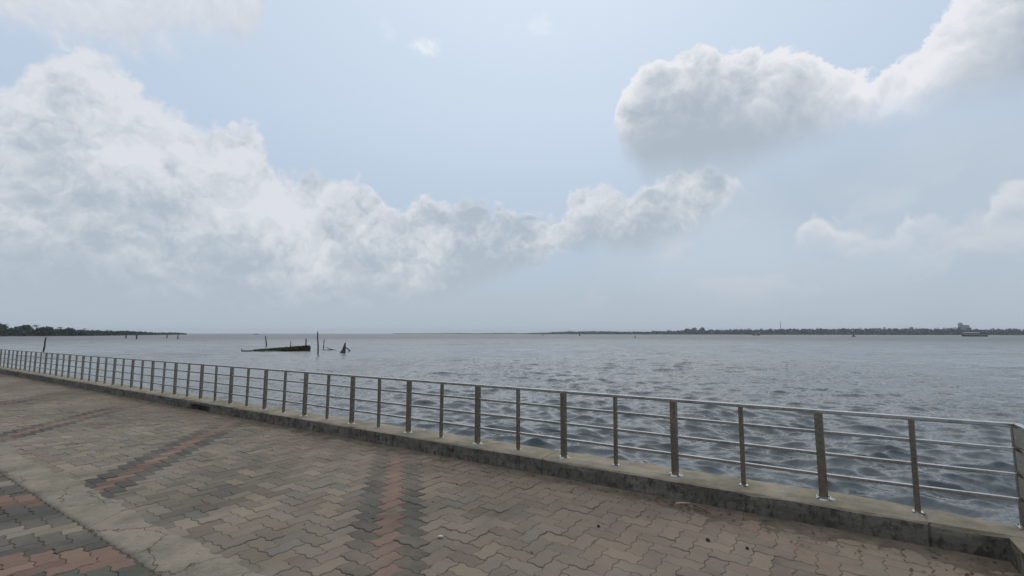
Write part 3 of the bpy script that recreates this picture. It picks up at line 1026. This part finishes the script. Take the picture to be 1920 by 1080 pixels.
def small_things():
    # pale stick by the kerb
    mb = MB(); a = W(-0.98, -0.255, 0.02); d = (Vector((1, 0.02, 0))).normalized()
    mb.tube([a - d * 0.06, a - d * 0.01 + Z * 0.003, a + d * 0.06], [0.0035, 0.0045, 0.003], 6)
    tag(mb.build('stick', M_PALE), 'short pale bleached stick lying in the soil at the kerb foot', 'stick')
    mb = MB(); a = W(-0.84, -0.33, 0.012); d = (U + N * -0.1).normalized()
    mb.tube([a - d * 0.09, a - d * 0.02 + Z * 0.006, a + d * 0.09], [0.0025, 0.003, 0.002], 5)
    tag(mb.build('twig', M_WOOD), 'thin dark twig lying beside the pale stick', 'twig')
    # dark seed pods on the pavers
    for (s, n, r, lab) in ((-0.68, -0.995 + 0.15, 0.017, 'largest dark seed pod lying on a greenish paver'),
                           (-0.44, -0.83, 0.013, 'small dark seed pod on the pavers nearest the red row at right'),
                           (-1.40, -1.03, 0.014, 'small dark seed pod farthest from the kerb on brown pavers')):
        mb = MB(); rings = []
        for k in range(5):
            t = -1 + 2 * k / 4; rr = r * math.sqrt(max(0.05, 1 - t * t)) * 0.8
            rings.append([Vector((t * r * 1.2, rr * cos(2 * pi * q / 8), rr * 0.7 * sin(2 * pi * q / 8))) for q in range(8)])
        mb.loft(rings)
        o = mb.build('seed_pod', M_DARKPOD, loc=W(s, n, r * 0.5)); o.rotation_euler = (0, 0, r * 100)
        tag(o, lab, 'seed pod', 'dark seed pods on the pavers')
    mb = MB(); rings = []
    for k in range(5):
        t = -1 + 2 * k / 4; rr = 0.013 * math.sqrt(max(0.06, 1 - t * t))
        rings.append([Vector((t * 0.021, rr * cos(2 * pi * q / 8), rr * 0.6 * sin(2 * pi * q / 8))) for q in range(8)])
    mb.loft(rings)
    tag(mb.build('pebble', M_PALE, smooth=True, loc=W(-2.25, -1.80, 0.008)), 'pale rounded pebble beside the dark row of pavers', 'pebble')


small_things()

# ------------------------------------------------------------------ stakes and reed bank in the lake
def stake(x, y, h, r, lean=(0, 0), label='', group='wooden stakes standing in the lake', crook=0.0):
    mb = MB()
    top = Vector((lean[0], lean[1], h))
    pts = [Vector((0, 0, -1.0)) - top * 0.15, top * 0.0, top * 0.35 + Vector((crook, 0, 0)), top * 0.7 - Vector((crook * 0.6, 0, 0)), top]
    mb.tube(pts, [r * 1.1, r, r * 0.95, r * 0.85, r * 0.7], 8)
    o = mb.build('wooden_stake', M_WOOD, loc=(x, y, WATER_Z))
    return tag(o, label, 'stake', group)


stake(-54.1, 54.4, 1.72, 0.085, (0.16, 0), 'tall lone slightly leaning stake behind the far left railing', crook=0.03)
stake(-163.4, 198.9, 1.5, 0.24, label='slimmer of the first pair of far stakes, left one')
stake(-137.7, 172.4, 1.6, 0.26, label='thick dark far stake right of the first pair, tallest of the four')
stake(-155.4, 211.6, 1.7, 0.22, (0.1, 0), label='far stake at the tip of the wooded point, left of the second pair')
stake(-123.5, 173.7, 1.5, 0.20, label='rightmost of the four far stakes left of the reed bank')
stake(-40.2, 77.1, 1.75, 0.10, (-0.24, 0), 'leaning stake behind the green end of the reed bank', crook=0.02)
stake(-32.4, 68.9, 1.1, 0.06, label='thin stake behind the middle of the reed bank')
stake(-28.2, 64.4, 1.45, 0.10, label='stake just behind the brown tip of the reed bank')
stake(-20.9, 50.8, 2.35, 0.085, (-0.13, 0), 'tallest stake, right of the reed bank', crook=0.03)
stake(-26.7, 66.7, 1.35, 0.075, (0.06, 0), 'shorter stake just right of the tallest stake')
stake(65.3, 452.3, 2.2, 0.55, label='dark marker stake far out in the middle before the distant shore', group='distant markers in the lake')
stake(33.2, 503.2, 1.6, 0.45, label='faint marker stake at the left tip of the distant shore', group='distant markers in the lake')
stake(65.8, 251.0, 1.1, 0.26, label='small marker stake in open water left of the boats', group='distant markers in the lake')


def build_stump():
    mb = MB()
    mb.tube([(-0.15, 0, -0.8), (-0.08, 0, 0), (0.02, 0, 0.35), (0.10, 0, 0.72), (0.17, 0.02, 1.15)], [0.34, 0.30, 0.19, 0.13, 0.07], 9)
    mb.tube([(-0.28, 0.05, -0.3), (-0.1, 0.0, 0.2), (0.03, 0, 0.5)], [0.2, 0.17, 0.1], 7)
    o = mb.build('tree_stump', M_WOOD, loc=(-18.7, 52.3, WATER_Z))
    tag(o, 'dark tapering dead tree stump in the water right of the tallest stake', 'stump')
    mb = MB()
    mb.tube([(-0.45, 0, 0.52), (-0.1, 0, 0.28), (0.35, 0, -0.1)], [0.04, 0.07, 0.09], 7)
    mb.tube([(-0.45, 0, -0.2), (-0.36, 0, 0.3), (-0.38, 0, 0.66)], [0.06, 0.05, 0.03], 6)
    tag(mb.build('branch', M_WOOD, loc=(-20.2, 58.2, WATER_Z)), 'broken dark branch slanting into the water beside the stump', 'branch')
    mb = MB()
    mb.tube([(-0.75, 0, 0.42), (-0.2, 0, 0.17), (0.4, 0.1, 0.03), (0.9, 0.1, -0.1)], [0.03, 0.05, 0.06, 0.06], 7)
    mb.tube([(-1.9, 0.3, 0.0), (-0.6, 0.2, 0.05), (0.5, 0.1, 0.02)], [0.04, 0.06, 0.07], 7)
    tag(mb.build('driftwood', M_WOOD, loc=(-23.2, 60.5, WATER_Z)), 'low driftwood barely above the water between tallest stake and stump', 'driftwood')


build_stump()


def build_reed_bank():
    A = Vector((-33.0, 57.6, WATER_Z)); B = Vector((-25.5, 59.6, WATER_Z))
    ax = (B - A); L = ax.length; ax.normalize(); nv = Vector((-ax.y, ax.x, 0))
    root = empty('reed_bank', (A + B) / 2)
    tag(root, 'low bank of green grass rising to brown reeds in the lake', 'reed bank')
    base = (A + B) / 2
    def P(t, w, z): return A + ax * (t * L) + nv * w + Z * z - base
    mb = MB(); rings = []
    for k in range(31):
        t = k / 30
        hw = 0.06 + 0.5 * math.sin(pi * min(1, t * 1.02)) ** 0.7 * (0.35 + 0.65 * t)
        if t >= 0.99: hw = 0.08
        h = 0.10 + 0.13 * t + 0.012 * sin(k * 2.1)
        rings.append([P(t, -hw, -0.4), P(t, -hw * 0.8, h * 0.6), P(t, 0, h), P(t, hw * 0.8, h * 0.6), P(t, hw, -0.4)])
    mb.loft(rings); mb.build('mud_mound', M_MUD, root)
    rs = random.Random(9)
    def blades(mb, n, t0, t1, hf, w):
        for _ in range(n):
            t = rs.uniform(t0, t1); off = rs.gauss(0, 0.2) * (0.4 + t); h = hf(t) * rs.uniform(0.45, 1.12)
            a = rs.uniform(0, pi); d = Vector((cos(a), sin(a), 0)) * w * rs.uniform(0.6, 1.4)
            lean = Vector((rs.gauss(0, 0.22), rs.gauss(0, 0.22), 0)) * h
            p = P(t, off, 0.02 + 0.06 * t); q = p + lean * 0.4 + Z * h * 0.6; e = p + lean + Z * h
            mb.v += [tuple(p - d), tuple(p + d), tuple(q + d * 0.8), tuple(q - d * 0.8), tuple(e)]
            i = len(mb.v) - 5; mb.f += [(i, i + 1, i + 2, i + 3), (i + 3, i + 2, i + 4)]
    g_ = MB(); blades(g_, 3400, 0.16, 0.84, lambda t: 0.17 + 0.58 * (t - 0.16), 0.03)
    g_.build('green_grass', M_GREEN, root)['kind'] = 'stuff'
    b_ = MB(); blades(b_, 3600, 0.58, 0.99, lambda t: (0.30 + 0.82 * (t - 0.58)) * (1.0 if t < 0.96 else 1.0 - (t - 0.96) * 9), 0.032)
    b_.build('brown_reeds', M_BROWN, root)['kind'] = 'stuff'
    # the little peg at the thin left end
    stake(A.x - 0.1, A.y + 0.1, 0.34, 0.05, label='short peg at the thin left end of the reed bank')


build_reed_bank()

# ------------------------------------------------------------------ far shores
def leaf_cloud(V, F, cx, cy, z0, z1, rad, n, size, rng):
    """a tree crown as loose leaf clumps (quads with random tilt)"""
    zc, hz = (z0 + z1) / 2, (z1 - z0) / 2
    u = rng.normal(0, 1, (n, 3)); u /= np.linalg.norm(u, axis=1)[:, None]
    r = rng.uniform(0.35, 1.0, n) ** 0.5
    c = u * r[:, None] * np.array([rad, rad, hz]) + np.array([cx, cy, zc])
    a = rng.normal(0, 1, (n, 3)); a /= np.linalg.norm(a, axis=1)[:, None]
    b = np.cross(a, rng.normal(0, 1, (n, 3))); b /= np.linalg.norm(b, axis=1)[:, None]
    s = size * rng.uniform(0.6, 1.3, n)[:, None]
    q = np.stack([c - a * s, c + b * s * 0.7, c + a * s, c - b * s * 0.7], 1)
    base = sum(len(v) for v in V)
    V.append(q.reshape(-1, 3)); F.append(base + np.arange(4 * n).reshape(n, 4))


def poly_walk(pts, step):
    out = []
    for (x0, y0, h0), (x1, y1, h1) in zip(pts, pts[1:]):
        L = math.hypot(x1 - x0, y1 - y0); n = max(1, int(L / step))
        for k in range(n):
            t = k / n; out.append((x0 + (x1 - x0) * t, y0 + (y1 - y0) * t, h0 + (h1 - h0) * t))
    return out


def polar(az, dist): return (dist * sin(radians(az)), dist * cos(radians(az)))


def build_shore(name, pts, depth, step, rows, crown, leaf, nleaf, seed):
    rng = np.random.RandomState(seed)
    V, F = [], []
    walk = poly_walk(pts, step)
    top, bot = [], []
    for x, y, h in walk:
        d = math.hypot(x, y); ux, uy = x / d, y / d
        gro = 0.8 + 0.35 * math.sin(x * 0.013 + y * 0.02) * math.sin(y * 0.008 + 1)
        for r in range(rows):
            k = r / max(1, rows - 1)
            hh = h * gro * rng.uniform(0.84, 1.08) * (0.78 + 0.22 * k)
            if rng.rand() < 0.06: hh *= 1.22
            px, py = x + ux * depth * k + rng.normal(0, step * 0.4), y + uy * depth * k + rng.normal(0, step * 0.4)
            leaf_cloud(V, F, px, py, WATER_Z - 0.15 * h, WATER_Z + hh, crown * rng.uniform(0.7, 1.2) * min(1, h / 9 + 0.3), nleaf, leaf * min(1, h / 10 + 0.3), rng)
    V = np.concatenate(V); F = np.concatenate(F)
    tag(np_mesh('treeline', V, F, M_LEAF), kind='stuff')
    # the bank they stand on
    mb = MB(); rings = []
    for x, y, h in walk[::max(1, len(walk) // 60)] + [walk[-1]]:
        d = math.hypot(x, y); ux, uy = x / d, y / d
        rings.append([Vector((x - ux * 6, y - uy * 6, WATER_Z - 1)), Vector((x - ux * 3, y - uy * 3, WATER_Z + 0.35)), Vector((x + ux * (depth + 30), y + uy * (depth + 30), WATER_Z + 0.8)), Vector((x + ux * (depth + 40), y + uy * (depth + 40), WATER_Z - 1))])
    mb.loft(rings)
    tag(mb.build('shore', M_MUD), kind='structure')


# left shore: a wooded point that tapers away
LEFT = [(-640, 250, 10), (-420, 268, 9.5), (-345, 298, 8.2), (-338, 335, 7.0), (-352, 385, 5.0), (-378, 440, 3.5), (-440, 560, 3.3), (-510, 700, 3.2), (-550, 790, 2.0)]
LEFT = [(x, y, h * 0.80 * (1.75 - 0.3 * k / 9)) for k, (x, y, h) in enumerate(LEFT)]
build_shore('left', LEFT, 45, 4.0, 5, 3.8, 1.1, 46, 1)
# far thin shore across the middle, then the long right shore
MID = [(*polar(-14, 3300), 4), (*polar(-6, 2900), 6), (*polar(2, 2400), 6.5), (*polar(6, 1950), 8)]
build_shore('mid', MID, 60, 14, 2, 9, 3.2, 30, 2)
RIGHT = [(*polar(1.5, 2000), 5), (*polar(6, 1800), 11), (*polar(11, 1700), 15), (*polar(17, 1580), 17), (*polar(22, 1500), 17), (*polar(29, 1470), 17), (*polar(36, 1480), 17), (*polar(42, 1500), 18.5), (*polar(48, 1530), 18.5), (*polar(58, 1500), 18)]
RIGHT = [(x, y, h * 1.05) for x, y, h in RIGHT]
build_shore('right', RIGHT, 60, 7.0, 4, 7.0, 2.3, 40, 3)


def far_tree(x, y, h, r, label, group, palm=False, seed=0):
    root = empty('palm_tree' if palm else 'broad_tree', (x, y, WATER_Z + 0.5))
    tag(root, label, 'tree', group)
    rng = np.random.RandomState(seed)
    mb = MB(); bend = rng.uniform(-0.08, 0.08) * h
    mb.tube([(0, 0, -0.5), (bend * 0.3, 0, h * 0.4), (bend, 0, h * 0.85)], [0.022 * h, 0.016 * h, 0.011 * h], 6)
    mb.build('trunk', M_TRUNK, root)
    if palm:
        mb = MB()
        for k in range(15):
            a = 2 * pi * k / 15 + rng.uniform(-.2, .2); el_ = rng.uniform(-0.2, 0.9); L = r * rng.uniform(0.8, 1.15)
            d = Vector((cos(a), sin(a), 0)); sd = Vector((-sin(a), cos(a), 0)); p0 = Vector((bend, 0, h * 0.85))
            prev = None
            for q in range(5):
                t = q / 4; p = p0 + d * (L * t * cos(el_ * (1 - t))) + Z * (L * (sin(el_) * t - 0.75 * t * t))
                w = L * 0.13 * (1 - 0.75 * t) if q else L * 0.05
                cur = (p - sd * w - Z * w * .5, p, p + sd * w - Z * w * .5)
                if prev: mb.poly([prev[0], prev[1], cur[1], cur[0]]); mb.poly([prev[1], prev[2], cur[2], cur[1]])
                prev = cur
        mb.build('crown', M_PALM, root)
    else:
        V, F = [], []
        for _ in range(4):
            leaf_cloud(V, F, bend + rng.normal(0, r * 0.4), rng.normal(0, r * 0.4), h * 0.22, h * rng.uniform(0.85, 1.0), r * 0.75, 90, r * 0.2, rng)
        np_mesh('crown', np.concatenate(V), np.concatenate(F), M_LEAF, root)


# single trees that stand out of the left wood
rt = random.Random(2)
for k, (px_az, d, h, palm, lab) in enumerate((
        (-47.9, 470, 14.0, False, 'tallest round tree at the left end of the wooded point'),
        (-47.2, 475, 13.4, True, 'palm rising over the wood beside the tallest round tree'),
        (-46.2, 478, 12.6, False, 'dark bushy tree on the wooded point between two palms'),
        (-45.4, 480, 12.8, True, 'palm in the middle of the left wooded skyline'),
        (-44.9, 482, 11.8, False, 'broad flat-topped tree right of the middle palm'),
        (-44.0, 490, 11.0, True, 'lower palm on the falling part of the left skyline'),
        (-43.2, 505, 10.0, False, 'small round tree where the left wood gets lower'),
        (-42.3, 525, 9.4, True, 'rightmost palm on the left wooded point'))):
    x, y = polar(px_az, d)
    h *= 0.66 if palm else 0.60
    far_tree(x, y, h, h * (0.62 if not palm else 0.30), lab, 'trees above the left wood', palm, 40 + k)
# the taller clump on the right shore
for k, (a, d, h, lab) in enumerate(((20.5, 1545, 19.5, 'left tree of the tall clump on the far shore'), (21.2, 1560, 21.5, 'middle tree of the tall clump on the far shore'), (22.1, 1545, 22.5, 'right and tallest tree of the tall clump on the far shore'))):
    x, y = polar(a, d)
    far_tree(x, y, h, 8.5, lab, 'tall trees on the far shore', False, 60 + k)


def build_far_built():
    # lattice mast
    x, y = polar(29.8, 1520)
    root = empty('radio_mast', (x, y, WATER_Z + 0.5)); tag(root, 'thin tall mast standing above the trees of the far shore', 'mast')
    mb = MB()
    for a in range(3):
        p = Vector((cos(a * 2 * pi / 3), sin(a * 2 * pi / 3), 0))
        mb.tube([p * 1.6 + Z * -0.5, p * 0.5 + Z * 36], 0.22, 5)
    for k in range(12):
        z = 2 + k * 2.8; r = 1.6 - 1.1 * z / 36
        for a in range(3):
            p = Vector((cos(a * 2 * pi / 3), sin(a * 2 * pi / 3), 0)) * r; q = Vector((cos((a + 1) * 2 * pi / 3), sin((a + 1) * 2 * pi / 3), 0)) * (r - 0.08)
            mb.tube([p + Z * z, q + Z * (z + 2.6)], 0.10, 4)
    mb.build('lattice', M_GREYPAINT, root)
    mb = MB(); mb.tube([(0, 0, 36), (0, 0, 41)], 0.15, 5); mb.build('antenna', M_GREYPAINT, root)
    # stepped tall building among the trees
    x, y = polar(43.95, 1640)
    root = empty('tower_block', (x, y, WATER_Z + 0.6), -radians(43.95)); root.scale = (0.80, 0.62, 0.80); tag(root, 'pale stepped tower block rising above the far trees', 'building')
    mb = MB(); mb.box((-7.5, 0, 17.5), (12, 14, 35)); mb.box((5.5, 0, 15.0), (14, 14, 30)); mb.box((14.5, 0, 11.2), (4, 12, 22.4)); mb.build('wall', M_TOWER, root)
    mb = MB()
    for (cx, w, z) in ((5.5, 14.6, 30), (14.6, 4.6, 22.4)): mb.box((cx, 0, z + 0.25), (w, 14.6, 0.5))
    mb.build('parapet', M_WHITE, root)
    mb = MB(); rings = []
    for k in range(5):
        a = k / 4 * pi / 2; rings.append([Vector((-7.5 + 4.5 * cos(a) * cos(q * pi / 6) + 1e-3, 4.5 * cos(a) * sin(q * pi / 6), 35 + 4.0 * sin(a))) for q in range(12)])
    mb.loft(rings); mb.build('roof', M_TOWER, root)
    w0 = None
    for fl in range(10):
        for cx in (-11, -7.5, -4, 1.0, 5.5, 10.0):
            z = 3 + fl * 3
            if cx > 0 and z > 28: continue
            if w0 is None:
                mb = MB(); mb.box((0, 0, 0), (1.7, 0.3, 1.5)); o = w0 = mb.build('window', M_GLASS, root)
            else:
                o = w0.copy(); C.objects.link(o)
            o.location = (cx, -7.05, z)


build_far_built()


def build_boats():
    # passenger ferry, broadside on
    x, y = 423.2, 429.4
    root = empty('ferry_boat', (x, y, WATER_Z), -radians(44.6)); root.scale = (0.76, 0.9, 0.95); tag(root, 'long white-roofed passenger ferry near the right edge of the lake', 'ferry')
    mb = MB(); rings = []
    for k in range(13):
        t = k / 12; X = -11 + 22 * t
        hw = 2.1 * (min(1, (t + 0.04) * 5) ** 0.5) * (min(1, (1.02 - t) * 7) ** 0.5)
        sheer = 1.05 + 0.9 * max(0, 0.16 - t) / 0.16 * 0.7 + 0.25 * max(0, t - 0.85) / 0.15
        rings.append([Vector((X, -hw * 0.6, -0.5)), Vector((X, -hw, sheer)), Vector((X, hw, sheer)), Vector((X, hw * 0.6, -0.5))])
    mb.loft(rings); mb.build('hull', M_HULL, root)
    mb = MB(); mb.box((-2.6, 0, 3.70), (14.0, 4.4, 0.62)); mb.build('roof', M_WHITE, root)
    mb = MB(); mb.box((-2.6, 0, 3.16), (13.2, 4.0, 0.5)); mb.build('awning', M_HULL, root)
    mb = MB(); mb.box((-2.8, 0, 1.45), (13.0, 3.7, 0.7)); mb.build('cabin_side', M_GREYPAINT, root)
    p0 = None
    for k in range(8):
        for sy_ in (-1.85, 1.85):
            if p0 is None:
                mb = MB(); mb.box((0, 0, 0), (0.22, 0.16, 1.3)); o = p0 = mb.build('pillar', M_WHITE, root)
            else:
                o = p0.copy(); C.objects.link(o)
            o.location = (-8.9 + 1.75 * k, sy_, 2.4)
    mb = MB(); mb.box((7.3, 0, 2.35), (5.6, 3.9, 2.4)); mb.build('wheelhouse', M_GREYPAINT, root)
    mb = MB(); mb.box((7.4, 0, 3.75), (6.3, 4.3, 0.32)); mb.build('wheelhouse_roof', M_HULL, root)
    w0 = None
    for k in range(3):
        for sy_ in (-1.98, 1.98):
            if w0 is None:
                mb = MB(); mb.box((0, 0, 0), (1.3, 0.1, 0.8)); o = w0 = mb.build('window', M_GLASS, root)
            else:
                o = w0.copy(); C.objects.link(o)
            o.location = (5.6 + 1.75 * k, sy_, 2.85)
    # small motor boat
    x, y = 345.2, 663.5
    root = empty('motor_boat', (x, y, WATER_Z), -radians(27.5)); tag(root, 'small dark motor boat with two white seats before the far shore', 'boat')
    mb = MB(); rings = []
    for k in range(9):
        t = k / 8; hw = 1.2 * min(1, (t + 0.05) * 2.5) ** 0.6 * min(1, (1.05 - t) * 6) ** 0.5
        rings.append([Vector((-5 + 9.5 * t, -hw * .6, -0.4)), Vector((-5 + 9.5 * t, -hw, 0.9 + 0.5 * (1 - t) ** 3)), Vector((-5 + 9.5 * t, hw, 0.9 + 0.5 * (1 - t) ** 3)), Vector((-5 + 9.5 * t, hw * .6, -0.4))])
    mb.loft(rings); mb.build('hull', M_HULL, root)
    mb = MB(); mb.box((0.2, 0, 1.45), (1.8, 1.5, 1.1)); mb.build('canopy', M_WHITE, root)
    mb = MB(); mb.box((-1.9, 0, 1.25), (1.3, 1.3, 0.7)); mb.build('seat', M_WHITE, root)
    mb = MB(); mb.box((2.6, 0, 1.3), (2.6, 1.4, 0.8)); mb.build('engine_cover', M_HULL, root)
    # faint boat on the horizon at the left
    x, y = -430, 790
    root = empty('fishing_boat', (x, y, WATER_Z), radians(29)); tag(root, 'tiny faint fishing boat on the horizon above the reed bank', 'boat')
    mb = MB(); rings = []
    for k in range(7):
        t = k / 6; hw = 1.1 * max(0.1, sin(pi * (0.08 + 0.84 * t))) ** 0.7
        rings.append([Vector((-3.6 + 7.2 * t, -hw * .6, -0.4)), Vector((-3.6 + 7.2 * t, -hw, 0.8 + 0.7 * abs(t - 0.5) ** 2 * 4 * .5)), Vector((-3.6 + 7.2 * t, hw, 0.8 + 0.7 * abs(t - .5) ** 2 * 2)), Vector((-3.6 + 7.2 * t, hw * .6, -0.4))])
    mb.loft(rings); mb.build('hull', M_GREYPAINT, root)
    mb = MB(); mb.box((0.8, 0, 1.4), (2.4, 1.4, 1.0)); mb.build('cabin', M_GREYPAINT, root)
    # net stakes leaning together
    mb = MB()
    mb.tube([(-0.1, 0, -1), (0, 0, 2.6)], [0.36, 0.2], 7); mb.tube([(-0.9, 0.2, -0.4), (0, 0, 1.3)], [0.25, 0.2], 6); mb.tube([(1.6, -0.1, -0.3), (0.1, 0, 1.7)], [0.28, 0.2], 6)
    tag(mb.build('stake_cluster', M_WOOD, loc=(244.2, 336.0, WATER_Z)), 'dark cluster of leaning stakes in the water left of the ferry', 'stakes')


build_boats()

# ------------------------------------------------------------------ haze
def build_haze():
    m = bpy.data.materials.new('air'); m.use_nodes = True
    t = m.node_tree; t.nodes.clear()
    v = t.nodes.new('ShaderNodeVolumePrincipled'); o = t.nodes.new('ShaderNodeOutputMaterial')
    v.inputs['Color'].default_value = (0.90, 0.95, 1.0, 1); v.inputs['Density'].default_value = 0.00015
    t.links.new(v.outputs[0], o.inputs['Volume'])
    mb = MB(); mb.box((0, 0, 22.5), (21000, 21000, 55))
    h = mb.build('haze', m); tag(h, kind='stuff')


build_haze()
